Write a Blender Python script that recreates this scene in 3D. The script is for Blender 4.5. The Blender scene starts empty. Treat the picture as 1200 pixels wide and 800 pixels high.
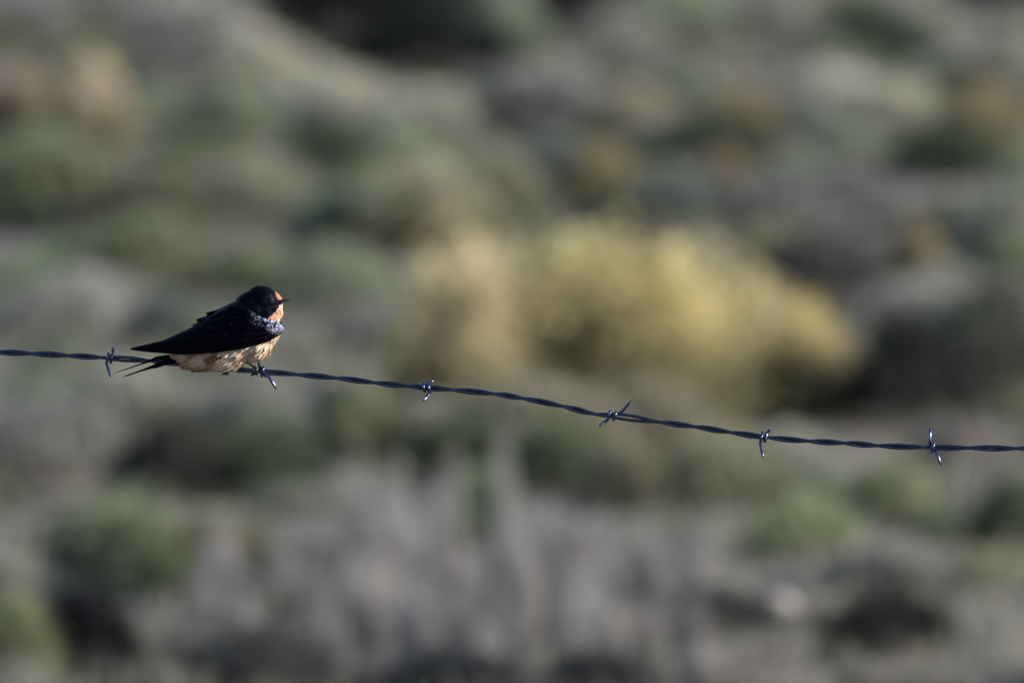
import bpy, bmesh, math, random
import numpy as np
from mathutils import Vector, Matrix, noise
from mathutils.bvhtree import BVHTree

sc = bpy.context.scene
C = sc.collection
rad = math.radians

# ------------------------------------------------------------------ camera
CAM_H = 1.60
PITCH = 3.0
D0 = 9.3333            # distance of the wire along the view axis
PX = 0.0007            # metres per photo pixel (1200 wide) at the wire
cd = bpy.data.cameras.new('camera')
cam = bpy.data.objects.new('camera', cd)
C.objects.link(cam)
cam.location = (0, 0, CAM_H)
cam.rotation_euler = (rad(90 - PITCH), 0, 0)
cd.sensor_width = 36.0
cd.lens = 400.0
cd.clip_start = 0.1
cd.clip_end = 20000
cd.dof.use_dof = True
cd.dof.focus_distance = D0 - 0.006
cd.dof.aperture_fstop = 8.3
sc.camera = cam

# ------------------------------------------------------------------ light
SUN_EL, SUN_AZ = 19.0, 99.0      # azimuth clockwise from +Y (the view direction)
w = bpy.data.worlds.new('World')
sc.world = w
w.use_nodes = True
sky = w.node_tree.nodes.new('ShaderNodeTexSky')
sky.sky_type = 'NISHITA'
sky.sun_disc = False
sky.sun_elevation = rad(SUN_EL)
sky.sun_rotation = rad(SUN_AZ)
sky.altitude = 1500
w.node_tree.links.new(sky.outputs[0], w.node_tree.nodes['Background'].inputs[0])
w.node_tree.nodes['Background'].inputs[1].default_value = 0.105
sd = bpy.data.lights.new('sun', 'SUN')
sd.energy = 5.0
sd.angle = rad(0.5)
sd.color = (1.0, 0.93, 0.82)
sun = bpy.data.objects.new('sun', sd)
C.objects.link(sun)
sdir = Vector((math.sin(rad(SUN_AZ)) * math.cos(rad(SUN_EL)), math.cos(rad(SUN_AZ)) * math.cos(rad(SUN_EL)), math.sin(rad(SUN_EL))))
sun.rotation_euler = sdir.to_track_quat('Z', 'Y').to_euler()
sun.location = (5, 5, 8)
sc.view_settings.view_transform = 'Standard'
sc.view_settings.look = 'None'
sc.view_settings.gamma = 1.0
sc.view_settings.use_curve_mapping = False
sc.view_settings.exposure = 0.88
sc.cycles.use_denoising = True
sc.cycles.max_bounces = 6
sc.cycles.transparent_max_bounces = 4

# ------------------------------------------------------------------ helpers
def link(o, parent=None):
    C.objects.link(o)
    if parent is not None:
        o.parent = parent
    return o

def tag(o, label=None, cat=None, group=None, kind=None):
    if label: o['label'] = label
    if cat: o['category'] = cat
    if group: o['group'] = group
    if kind: o['kind'] = kind
    return o

def mesh_np(name, verts, faces, smooth=False, attrs=None, col=None):
    """faces: (n,k) int array with constant k, or list of lists"""
    me = bpy.data.meshes.new(name)
    verts = np.asarray(verts, dtype=np.float32)
    if isinstance(faces, np.ndarray):
        n, k = faces.shape
        me.vertices.add(len(verts)); me.vertices.foreach_set('co', verts.ravel())
        me.loops.add(n * k); me.loops.foreach_set('vertex_index', faces.astype(np.int32).ravel())
        me.polygons.add(n)
        me.polygons.foreach_set('loop_start', np.arange(0, n * k, k, dtype=np.int32))
        me.update(calc_edges=True)
    else:
        me.from_pydata([tuple(v) for v in verts], [], faces)
        me.update()
    if smooth:
        me.polygons.foreach_set('use_smooth', np.ones(len(me.polygons), dtype=bool))
    for k_, a in (attrs or {}).items():
        at = me.attributes.new(k_, 'FLOAT', 'POINT')
        at.data.foreach_set('value', np.asarray(a, dtype=np.float32))
    if col is not None:
        ca = me.color_attributes.new('plumage', 'FLOAT_COLOR', 'POINT')
        c4 = np.ones((len(verts), 4), dtype=np.float32); c4[:, :3] = col
        ca.data.foreach_set('color', c4.ravel())
    return me

def ray_dir(px, py):
    """direction in the world of photo pixel (px, py), scaled so that its depth along the view axis is 1"""
    x = (px - 600) * PX / D0
    y = -(py - 400) * PX / D0
    p = rad(PITCH)
    f = Vector((0, math.cos(p), -math.sin(p))); u = Vector((0, math.sin(p), math.cos(p)))
    return f + Vector((1, 0, 0)) * x + u * y

def at(px, py, d=D0):
    return Vector((0, 0, CAM_H)) + ray_dir(px, py) * d

def ground_z(x, y):
    z = 0.0
    if y > 26: z += 0.012 * (y - 26) + 0.00006 * (y - 26) ** 2 if y < 200 else 0.012 * 174 + 0.00006 * 174 ** 2
    z += 0.05 * noise.noise(Vector((x * 0.35, y * 0.35, 1.7))) + 0.02 * noise.noise(Vector((x * 1.3, y * 1.3, 5.1)))
    return z

def on_ground(px, py):
    d = 14.0
    r = ray_dir(px, py)
    while d < 260:
        p = Vector((0, 0, CAM_H)) + r * d
        if p.z <= ground_z(p.x, p.y):
            break
        d += 0.05 if d < 60 else 0.5
    return Vector((p.x, p.y, ground_z(p.x, p.y))), d

# ------------------------------------------------------------------ materials
def new_mat(name):
    m = bpy.data.materials.new(name); m.use_nodes = True
    nt = m.node_tree
    return m, nt, nt.nodes, nt.links, nt.nodes['Principled BSDF']

def plant_material(name, transl=0.25, lo=0.40, hi=1.65, stemcol=None):
    m, nt, N, L, b = new_mat(name)
    oi = N.new('ShaderNodeObjectInfo')
    a = N.new('ShaderNodeAttribute'); a.attribute_name = 'tint'
    mr = N.new('ShaderNodeMapRange'); mr.inputs[3].default_value = lo; mr.inputs[4].default_value = hi
    L.new(a.outputs['Fac'], mr.inputs[0])
    src = oi.outputs['Color']
    if stemcol is not None:
        t = N.new('ShaderNodeAttribute'); t.attribute_name = 'tip'
        mx = N.new('ShaderNodeMix'); mx.data_type = 'RGBA'
        mx.inputs[6].default_value = (*stemcol, 1)
        L.new(t.outputs['Fac'], mx.inputs[0]); L.new(src, mx.inputs[7])
        src = mx.outputs[2]
    vm = N.new('ShaderNodeVectorMath'); vm.operation = 'SCALE'
    L.new(src, vm.inputs[0]); L.new(mr.outputs[0], vm.inputs['Scale'])
    L.new(vm.outputs[0], b.inputs['Base Color'])
    b.inputs['Roughness'].default_value = 0.75
    b.inputs['Specular IOR Level'].default_value = 0.1
    tr = N.new('ShaderNodeBsdfTranslucent'); L.new(vm.outputs[0], tr.inputs[0])
    ms = N.new('ShaderNodeMixShader'); ms.inputs[0].default_value = transl
    L.new(b.outputs[0], ms.inputs[1]); L.new(tr.outputs[0], ms.inputs[2])
    L.new(ms.outputs[0], N['Material Output'].inputs[0])
    return m

M_leaf = plant_material('leaf')
M_broom = plant_material('flowering_stems', 0.25, 0.5, 1.5, (0.20, 0.19, 0.11))
M_blade = plant_material('grass_blade', 0.3)

def wood_material():
    m, nt, N, L, b = new_mat('shrub_wood')
    n = N.new('ShaderNodeTexNoise'); n.inputs['Scale'].default_value = 30
    r = N.new('ShaderNodeValToRGB')
    r.color_ramp.elements[0].color = (0.07, 0.06, 0.05, 1); r.color_ramp.elements[1].color = (0.2, 0.18, 0.16, 1)
    L.new(n.outputs[0], r.inputs[0]); L.new(r.outputs[0], b.inputs['Base Color'])
    b.inputs['Roughness'].default_value = 0.9
    return m
M_wood = wood_material()

def soil_material():
    m, nt, N, L, b = new_mat('soil')
    g = N.new('ShaderNodeNewGeometry')
    n = N.new('ShaderNodeTexNoise'); n.inputs['Scale'].default_value = 1.6; n.inputs['Detail'].default_value = 8
    n2 = N.new('ShaderNodeTexNoise'); n2.inputs['Scale'].default_value = 22; n2.inputs['Detail'].default_value = 6
    r = N.new('ShaderNodeValToRGB')
    r.color_ramp.elements[0].position = 0.35; r.color_ramp.elements[0].color = (0.10, 0.088, 0.078, 1)
    r.color_ramp.elements[1].position = 0.68; r.color_ramp.elements[1].color = (0.21, 0.19, 0.17, 1)
    e = r.color_ramp.elements.new(0.5); e.color = (0.15, 0.135, 0.12, 1)
    L.new(g.outputs['Position'], n.inputs['Vector']); L.new(g.outputs['Position'], n2.inputs['Vector'])
    ad = N.new('ShaderNodeMath'); ad.operation = 'ADD'
    mu = N.new('ShaderNodeMath'); mu.operation = 'MULTIPLY_ADD'; mu.inputs[1].default_value = 0.35; mu.inputs[2].default_value = -0.17
    L.new(n2.outputs[0], mu.inputs[0]); L.new(n.outputs[0], ad.inputs[0]); L.new(mu.outputs[0], ad.inputs[1])
    L.new(ad.outputs[0], r.inputs[0]); L.new(r.outputs[0], b.inputs['Base Color'])
    bp = N.new('ShaderNodeBump'); bp.inputs['Strength'].default_value = 0.6; bp.inputs['Distance'].default_value = 0.02
    L.new(n2.outputs[0], bp.inputs['Height']); L.new(bp.outputs[0], b.inputs['Normal'])
    b.inputs['Roughness'].default_value = 0.95
    return m
M_soil = soil_material()

def rock_material():
    m, nt, N, L, b = new_mat('stone')
    n = N.new('ShaderNodeTexNoise'); n.inputs['Scale'].default_value = 18; n.inputs['Detail'].default_value = 6
    r = N.new('ShaderNodeValToRGB')
    r.color_ramp.elements[0].color = (0.22, 0.2, 0.18, 1); r.color_ramp.elements[1].color = (0.38, 0.36, 0.34, 1)
    L.new(n.outputs[0], r.inputs[0]); L.new(r.outputs[0], b.inputs['Base Color'])
    b.inputs['Roughness'].default_value = 0.8
    return m
M_rock = rock_material()

def wire_material(name, bright=1.0):
    m, nt, N, L, b = new_mat(name)
    tc = N.new('ShaderNodeTexCoord')
    n = N.new('ShaderNodeTexNoise'); n.inputs['Scale'].default_value = 320; n.inputs['Detail'].default_value = 5
    L.new(tc.outputs['Object'], n.inputs['Vector'])
    r = N.new('ShaderNodeValToRGB')
    r.color_ramp.elements[0].position = 0.3; r.color_ramp.elements[0].color = (0.035 * bright, 0.042 * bright, 0.075 * bright, 1)
    r.color_ramp.elements[1].position = 0.75; r.color_ramp.elements[1].color = (0.085 * bright, 0.10 * bright, 0.17 * bright, 1)
    L.new(n.outputs[0], r.inputs[0]); L.new(r.outputs[0], b.inputs['Base Color'])
    b.inputs['Metallic'].default_value = 1.0
    mr = N.new('ShaderNodeMapRange'); mr.inputs[3].default_value = 0.16; mr.inputs[4].default_value = 0.30
    L.new(n.outputs[0], mr.inputs[0]); L.new(mr.outputs[0], b.inputs['Roughness'])
    bp = N.new('ShaderNodeBump'); bp.inputs['Strength'].default_value = 0.25; bp.inputs['Distance'].default_value = 0.0003
    L.new(n.outputs[0], bp.inputs['Height']); L.new(bp.outputs[0], b.inputs['Normal'])
    return m
M_wire = wire_material('galvanised_wire')
M_barb = wire_material('brightened_barb_wire', 1.5)  # same finish as the strands, colour brightened to paint stronger highlights

def plumage_material(name, dark):
    """dark: glossy blue-black contour feathers. otherwise soft plumage coloured by the 'plumage' attribute"""
    m, nt, N, L, b = new_mat(name)
    tc = N.new('ShaderNodeTexCoord')
    a = N.new('ShaderNodeAttribute'); a.attribute_name = 'plumage'
    if dark:
        v = N.new('ShaderNodeTexVoronoi'); v.inputs['Scale'].default_value = 520
        L.new(tc.outputs['Object'], v.inputs['Vector'])
        n = N.new('ShaderNodeTexNoise'); n.inputs['Scale'].default_value = 900; n.inputs['Detail'].default_value = 3
        L.new(tc.outputs['Object'], n.inputs['Vector'])
        b.inputs['Base Color'].default_value = (0.001, 0.0012, 0.0035, 1)
        b.inputs['Specular IOR Level'].default_value = 0.06
        b.inputs['Specular Tint'].default_value = (0.45, 0.52, 1.0, 1)
        b.inputs['Roughness'].default_value = 0.5
        bp = N.new('ShaderNodeBump'); bp.inputs['Strength'].default_value = 0.35; bp.inputs['Distance'].default_value = 0.0005
        ad = N.new('ShaderNodeMath'); ad.operation = 'ADD'
        L.new(v.outputs['Distance'], ad.inputs[0]); L.new(n.outputs[0], ad.inputs[1])
        L.new(ad.outputs[0], bp.inputs['Height']); L.new(bp.outputs[0], b.inputs['Normal'])
    else:
        n = N.new('ShaderNodeTexNoise'); n.inputs['Scale'].default_value = 420; n.inputs['Detail'].default_value = 4
        L.new(tc.outputs['Object'], n.inputs['Vector'])
        mr = N.new('ShaderNodeMapRange'); mr.inputs[3].default_value = 0.75; mr.inputs[4].default_value = 1.2
        L.new(n.outputs[0], mr.inputs[0])
        vm = N.new('ShaderNodeVectorMath'); vm.operation = 'SCALE'
        L.new(a.outputs['Color'], vm.inputs[0]); L.new(mr.outputs[0], vm.inputs['Scale'])
        L.new(vm.outputs[0], b.inputs['Base Color'])
        b.inputs['Roughness'].default_value = 0.7
        b.inputs['Specular IOR Level'].default_value = 0.2
        bp = N.new('ShaderNodeBump'); bp.inputs['Strength'].default_value = 0.6; bp.inputs['Distance'].default_value = 0.0006
        L.new(n.outputs[0], bp.inputs['Height']); L.new(bp.outputs[0], b.inputs['Normal'])
    return m
M_dark = plumage_material('glossy_blue_black_feathers', True)
M_soft = plumage_material('soft_feathers', False)

def shoulder_material():
    m, nt, N, L, b = new_mat('iridescent_shoulder_painted_sheen')  # the base colour also carries a painted sunlit sheen
    tc = N.new('ShaderNodeTexCoord')
    n = N.new('ShaderNodeTexNoise'); n.inputs['Scale'].default_value = 800; n.inputs['Detail'].default_value = 3
    L.new(tc.outputs['Object'], n.inputs['Vector'])
    r = N.new('ShaderNodeValToRGB')
    r.color_ramp.elements[0].position = 0.35; r.color_ramp.elements[0].color = (0.35, 0.35, 0.4, 1)
    r.color_ramp.elements[1].position = 0.6; r.color_ramp.elements[1].color = (1, 1, 1, 1)
    at_ = N.new('ShaderNodeAttribute'); at_.attribute_name = 'plumage'
    mm = N.new('ShaderNodeVectorMath'); mm.operation = 'MULTIPLY'
    L.new(n.outputs[0], r.inputs[0]); L.new(r.outputs[0], mm.inputs[0]); L.new(at_.outputs['Color'], mm.inputs[1])
    L.new(mm.outputs[0], b.inputs['Base Color'])
    b.inputs['Specular IOR Level'].default_value = 0.15
    b.inputs['Metallic'].default_value = 0.55; b.inputs['Roughness'].default_value = 0.45
    bp = N.new('ShaderNodeBump'); bp.inputs['Strength'].default_value = 1.0; bp.inputs['Distance'].default_value = 0.0008
    L.new(n.outputs[0], bp.inputs['Height']); L.new(bp.outputs[0], b.inputs['Normal'])
    return m
M_shoulder = shoulder_material()

def simple_mat(name, col, rough=0.5, spec=0.4, coat=0):
    m, nt, N, L, b = new_mat(name)
    n = N.new('ShaderNodeTexNoise'); n.inputs['Scale'].default_value = 700
    tc = N.new('ShaderNodeTexCoord'); L.new(tc.outputs['Object'], n.inputs['Vector'])
    mr = N.new('ShaderNodeMapRange'); mr.inputs[3].default_value = 0.8; mr.inputs[4].default_value = 1.2
    L.new(n.outputs[0], mr.inputs[0])
    vm = N.new('ShaderNodeVectorMath'); vm.operation = 'SCALE'; vm.inputs[0].default_value = col
    L.new(mr.outputs[0], vm.inputs['Scale']); L.new(vm.outputs[0], b.inputs['Base Color'])
    b.inputs['Roughness'].default_value = rough
    b.inputs['Specular IOR Level'].default_value = spec
    b.inputs['Coat Weight'].default_value = coat
    return m
M_bill = simple_mat('bill_horn', (0.012, 0.012, 0.014), 0.45, 0.3)
M_leg = simple_mat('leg_skin', (0.014, 0.012, 0.012), 0.3, 0.5)
M_eye = simple_mat('eye', (0.006, 0.005, 0.004), 0.15, 0.5, 0.3)

# ------------------------------------------------------------------ ground
def build_ground():
    xs = np.unique(np.concatenate([np.linspace(-8, 8, 81), np.linspace(-60, 60, 49), np.array([-4000, -1500, -600, -250, -120, 120, 250, 600, 1500, 4000])]))
    ys = np.unique(np.concatenate([np.linspace(-20, 10, 16), np.linspace(10, 75, 261), np.linspace(75, 260, 60), np.array([-4000, -1000, -300, -80, 400, 700, 1200, 2200, 4000, 7000])]))
    V = []
    for y in ys:
        for x in xs:
            V.append((x, y, ground_z(float(x), float(y))))
    nx = len(xs); F = []
    i = np.arange(len(ys) - 1)[:, None] * nx + np.arange(nx - 1)[None, :]
    i = i.ravel()
    F = np.stack([i, i + 1, i + nx + 1, i + nx], axis=1)
    me = mesh_np('ground', V, F, smooth=True)
    me.materials.append(M_soil)
    o = link(bpy.data.objects.new('ground', me)); tag(o, 'mauve brown dry soil between the shrubs', 'ground', kind='structure')
build_ground()

# ------------------------------------------------------------------ plants
rs = np.random.RandomState(7)

def leaf_quads(P, Dv, length, width, rng):
    """diamond leaves: P base points, Dv unit directions"""
    n = len(P)
    r = rng.normal(size=(n, 3)); side = np.cross(Dv, r); side /= np.linalg.norm(side, axis=1)[:, None] + 1e-9
    L = (length * rng.uniform(0.6, 1.3, n))[:, None]; W = (width * rng.uniform(0.7, 1.3, n))[:, None]
    a = P; b_ = P + Dv * L * 0.5 + side * W * 0.5; c = P + Dv * L; d = P + Dv * L * 0.5 - side * W * 0.5
    V = np.stack([a, b_, c, d], axis=1).reshape(-1, 3)
    F = np.arange(4 * n).reshape(n, 4)
    return V, F

def dome_radius(az, el, seed):
    return 1 + 0.30 * noise.noise(Vector((math.cos(az) * 1.5, math.sin(az) * 1.5, el * 2 + seed * 7.3)))

def bush_proto(seed, n_leaf=3600, n_clump=42, flat=1.0):
    """rounded leafy shrub, unit footprint radius .5, height 1"""
    rng = np.random.RandomState(seed)
    P, Dv, T = [], [], []
    stems = []
    for k in range(n_clump):
        az = rng.uniform(0, 2 * math.pi); el = math.asin(rng.uniform(0.05, 1.0))
        rr = rng.uniform(0.55, 1.0) ** 0.6 * dome_radius(az, el, seed) * 0.92
        c = np.array([0.5 * rr * math.cos(el) * math.cos(az), 0.5 * rr * math.cos(el) * math.sin(az), (0.12 + 0.86 * rr * math.sin(el)) * 0.93])
        stems.append(c)
        m = n_leaf // n_clump
        s = rng.uniform(0.05, 0.1)
        q = rng.normal(size=(m, 3)) * np.array([s, s, s * 1.5])
        P.append(c + q)
        d = q / (np.linalg.norm(q, axis=1)[:, None] + 1e-9) * 0.6 + np.array([c[0] * 0.8, c[1] * 0.8, 0.9]) + rng.normal(size=(m, 3)) * 0.35
        Dv.append(d / np.linalg.norm(d, axis=1)[:, None])
        T.append(np.repeat(np.clip(rng.uniform(0.15, 0.85) + rng.uniform(-0.15, 0.15, m), 0, 1), 4))
    V, F = leaf_quads(np.concatenate(P), np.concatenate(Dv), 0.085, 0.024, rng)
    ns = 260                      # upright flower stalks standing above the leaves
    az = rng.uniform(0, 2 * math.pi, ns); u = rng.uniform(0, 0.85, ns)
    B = np.stack([0.5 * u * np.cos(az), 0.5 * u * np.sin(az), 0.85 * np.sqrt(1 - u * u) - 0.15], axis=1)
    Tt = B + np.stack([rng.normal(size=ns) * 0.04, rng.normal(size=ns) * 0.04, rng.uniform(0.2, 0.5, ns)], axis=1)
    V3, F3 = blade_strips(B, Tt, np.full(ns, 0.018), rng, 0.04)
    F = np.concatenate([F, F3 + len(V)]); V = np.concatenate([V, V3]); T.append(np.full(len(V3), 0.75))
    V[:, 2] = np.maximum(V[:, 2], 0.01)
    fol = mesh_np('foliage', V, F, attrs={'tint': np.concatenate(T)})
    fol.materials.append(M_leaf)
    return fol, stem_mesh(stems, rng)

def stem_mesh(ends, rng, r0=0.012):
    V, F = [], []
    for e in ends:
        base = np.array([rng.normal() * 0.03, rng.normal() * 0.03, -0.03])
        mid = base * 0.4 + e * 0.45 + rng.normal(size=3) * 0.02; mid[2] *= 0.8
        pts = [base, mid, e]
        rad_ = [r0, r0 * 0.6, r0 * 0.25]
        o = len(V)
        for p, r in zip(pts, rad_):
            for j in range(4):
                a = j * math.pi / 2
                V.append((p[0] + r * math.cos(a), p[1] + r * math.sin(a), p[2]))
        for s in range(2):
            for j in range(4):
                F.append((o + s * 4 + j, o + s * 4 + (j + 1) % 4, o + (s + 1) * 4 + (j + 1) % 4, o + (s + 1) * 4 + j))
    me = mesh_np('stems', np.array(V), np.array(F)); me.materials.append(M_wood)
    return me

def blade_strips(B, Tp, W, rng, bend=0.08):
    """curved tapering blades from base points B to tips Tp"""
    n = len(B)
    d = Tp - B
    side = np.cross(d, rng.normal(size=(n, 3))); side /= np.linalg.norm(side, axis=1)[:, None] + 1e-9
    bow = rng.normal(size=(n, 3)) * bend * np.linalg.norm(d, axis=1)[:, None]; bow[:, 2] = np.abs(bow[:, 2])
    rows = []
    for t, ww in ((0, 1.0), (0.45, 0.85), (1.0, 0.12)):
        c = B + d * t + bow * math.sin(math.pi * t)
        rows += [c - side * (W * ww / 2)[:, None], c + side * (W * ww / 2)[:, None]]
    V = np.stack(rows, axis=1).reshape(-1, 3)
    i = np.arange(n)[:, None] * 6
    F = np.concatenate([i + np.array([[0, 1, 3, 2]]), i + np.array([[2, 3, 5, 4]])], axis=0)
    return V, F

def broom_proto(seed, n_stem=1700):
    """fan of fine upright stems with flower tufts at the tips (rabbitbrush habit)"""
    rng = np.random.RandomState(seed)
    az = rng.uniform(0, 2 * math.pi, n_stem); u = rng.uniform(0, 1, n_stem) ** 0.6
    rr = np.array([dome_radius(a, x, seed) for a, x in zip(az, u)])
    top = np.stack([0.5 * rr * np.cos(az) * u, 0.5 * rr * np.sin(az) * u, rr * np.sqrt(np.clip(1 - u ** 2.3, 0.03, 1)) * rng.uniform(0.55, 1.0, n_stem)], axis=1)
    top *= (1 + 0.10 * rng.normal(size=n_stem) * (rng.rand(n_stem) < 0.35))[:, None]
    base = top * np.array([0.28, 0.28, 0]) + rng.normal(size=(n_stem, 3)) * np.array([0.03, 0.03, 0])
    V1, F1 = blade_strips(base, top, np.full(n_stem, 0.010), rng, 0.05)
    clump = np.array([0.5 + 0.5 * noise.noise(Vector((p[0] * 4, p[1] * 4, p[2] * 2 + seed))) for p in top])
    t1 = np.repeat(clump, 6)
    fl = np.clip((top[:, 2] - 0.30) / 0.38, 0, 1)          # flower heads sit on the upper stems only
    tip1 = np.tile([0, 0, 0.3, 0.3, 0.8, 0.8], n_stem) * np.repeat(fl, 6)
    m = 5
    P = np.repeat(top, m, axis=0) + rng.normal(size=(n_stem * m, 3)) * np.array([0.018, 0.018, 0.035]) - np.array([0, 0, 0.03])
    Dv = rng.normal(size=(n_stem * m, 3)) * 0.5 + np.repeat(top - base, m, axis=0) * 1.5; Dv /= np.linalg.norm(Dv, axis=1)[:, None]
    V2, F2 = leaf_quads(P, Dv, 0.07, 0.02, rng)
    V = np.concatenate([V1, V2]); F = np.concatenate([F1, F2 + len(V1)])
    V[:, 2] = np.maximum(V[:, 2], 0.0)
    fol = mesh_np('foliage', V, F, attrs={'tint': np.concatenate([t1, np.repeat(np.repeat(clump, m), 4)]), 'tip': np.concatenate([tip1, np.repeat(np.repeat(fl, m), 4)])})
    fol.materials.append(M_broom)
    return fol, stem_mesh(list(top[rng.choice(n_stem, 24)] * 0.6), rng)

def tuft_proto(seed, n=420):
    rng = np.random.RandomState(seed)
    az = rng.uniform(0, 2 * math.pi, n); u = rng.uniform(0, 1, n) ** 0.8
    h = rng.uniform(0.45, 1.0, n)
    top = np.stack([0.5 * np.cos(az) * u * h, 0.5 * np.sin(az) * u * h, h * np.sqrt(1 - 0.55 * u * u)], axis=1)
    base = top * np.array([0.25, 0.25, 0]) + rng.normal(size=(n, 3)) * np.array([0.03, 0.03, 0])
    V, F = blade_strips(base, top, np.full(n, 0.016), rng, 0.09)
    me = mesh_np('blades', V, F, attrs={'tint': np.repeat(rng.uniform(0, 1, n), 6)})
    me.materials.append(M_blade)
    return me, None

PROTO = {'bush': [bush_proto(s) for s in (1, 2, 3, 4, 5)],
         'broom': [broom_proto(s) for s in (11, 12, 13)],
         'tuft': [tuft_proto(s) for s in (21, 22, 23)]}
NAME = {'bush': 'sagebrush', 'broom': 'rabbitbrush', 'tuft': 'grass_tuft'}
CAT = {'bush': 'shrub', 'broom': 'shrub', 'tuft': 'grass tuft'}

def soften(c, k=0.30):
    c = np.array(c); g = c @ np.array([0.3, 0.59, 0.11])
    return tuple(c * (1 - k) + g * k)

def plant(kind, cx, base, wpx, hpx, col, label, group=None, name=None, v=None, depth=None):
    """a plant rooted where photo row `base` meets the ground at column cx; wpx x hpx is its apparent size"""
    p, d = on_ground(cx, base)
    s = PX * d / D0
    col = soften(col, 0.12 if kind == 'broom' else 0.24)
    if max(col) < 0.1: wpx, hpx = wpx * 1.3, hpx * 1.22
    fol, stm = PROTO[kind][(v if v is not None else rs.randint(100)) % len(PROTO[kind])]
    nm = name or NAME[kind]
    W, H = wpx * s, hpx * s
    Dp = W * (depth or 0.85)
    if stm is None:
        o = bpy.data.objects.new(nm, fol); link(o); root = o
        o.color = (*col, 1)
    else:
        root = bpy.data.objects.new(nm, None); link(root); root.empty_display_size = 0.1
        o = bpy.data.objects.new('foliage', fol); link(o, root); o.color = (*col, 1)
        q = bpy.data.objects.new('stems', stm); link(q, root)
    root.location = p - Vector((0, 0, 0.01)); root.scale = (W, Dp, H)
    root.rotation_euler = (0, 0, rs.uniform(-0.6, 0.6) + (math.pi if rs.rand() < 0.5 else 0))
    if kind == 'broom' and wpx > 400:
        root.rotation_euler = (0, 0, 0)
    tag(root, label, CAT[kind], group)
    return root

# the plants' own base colours, except near-black: shade painted into the shrub colour
SAGE = (0.215, 0.25, 0.165); PALE = (0.36, 0.35, 0.27); GREEN = (0.14, 0.17, 0.085); OLIVE = (0.185, 0.205, 0.10)
MAUVE = (0.23, 0.22, 0.215); TAN = (0.42, 0.34, 0.22); GOLD = (0.60, 0.51, 0.225); YEL = (0.57, 0.495, 0.235)
SHADE_DARK = (0.016, 0.020, 0.021); DKG = (0.055, 0.075, 0.045); ORG = (0.34, 0.28, 0.165); LILAC = (0.335, 0.322, 0.315)
BLUEG = (0.12, 0.145, 0.13)

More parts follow.
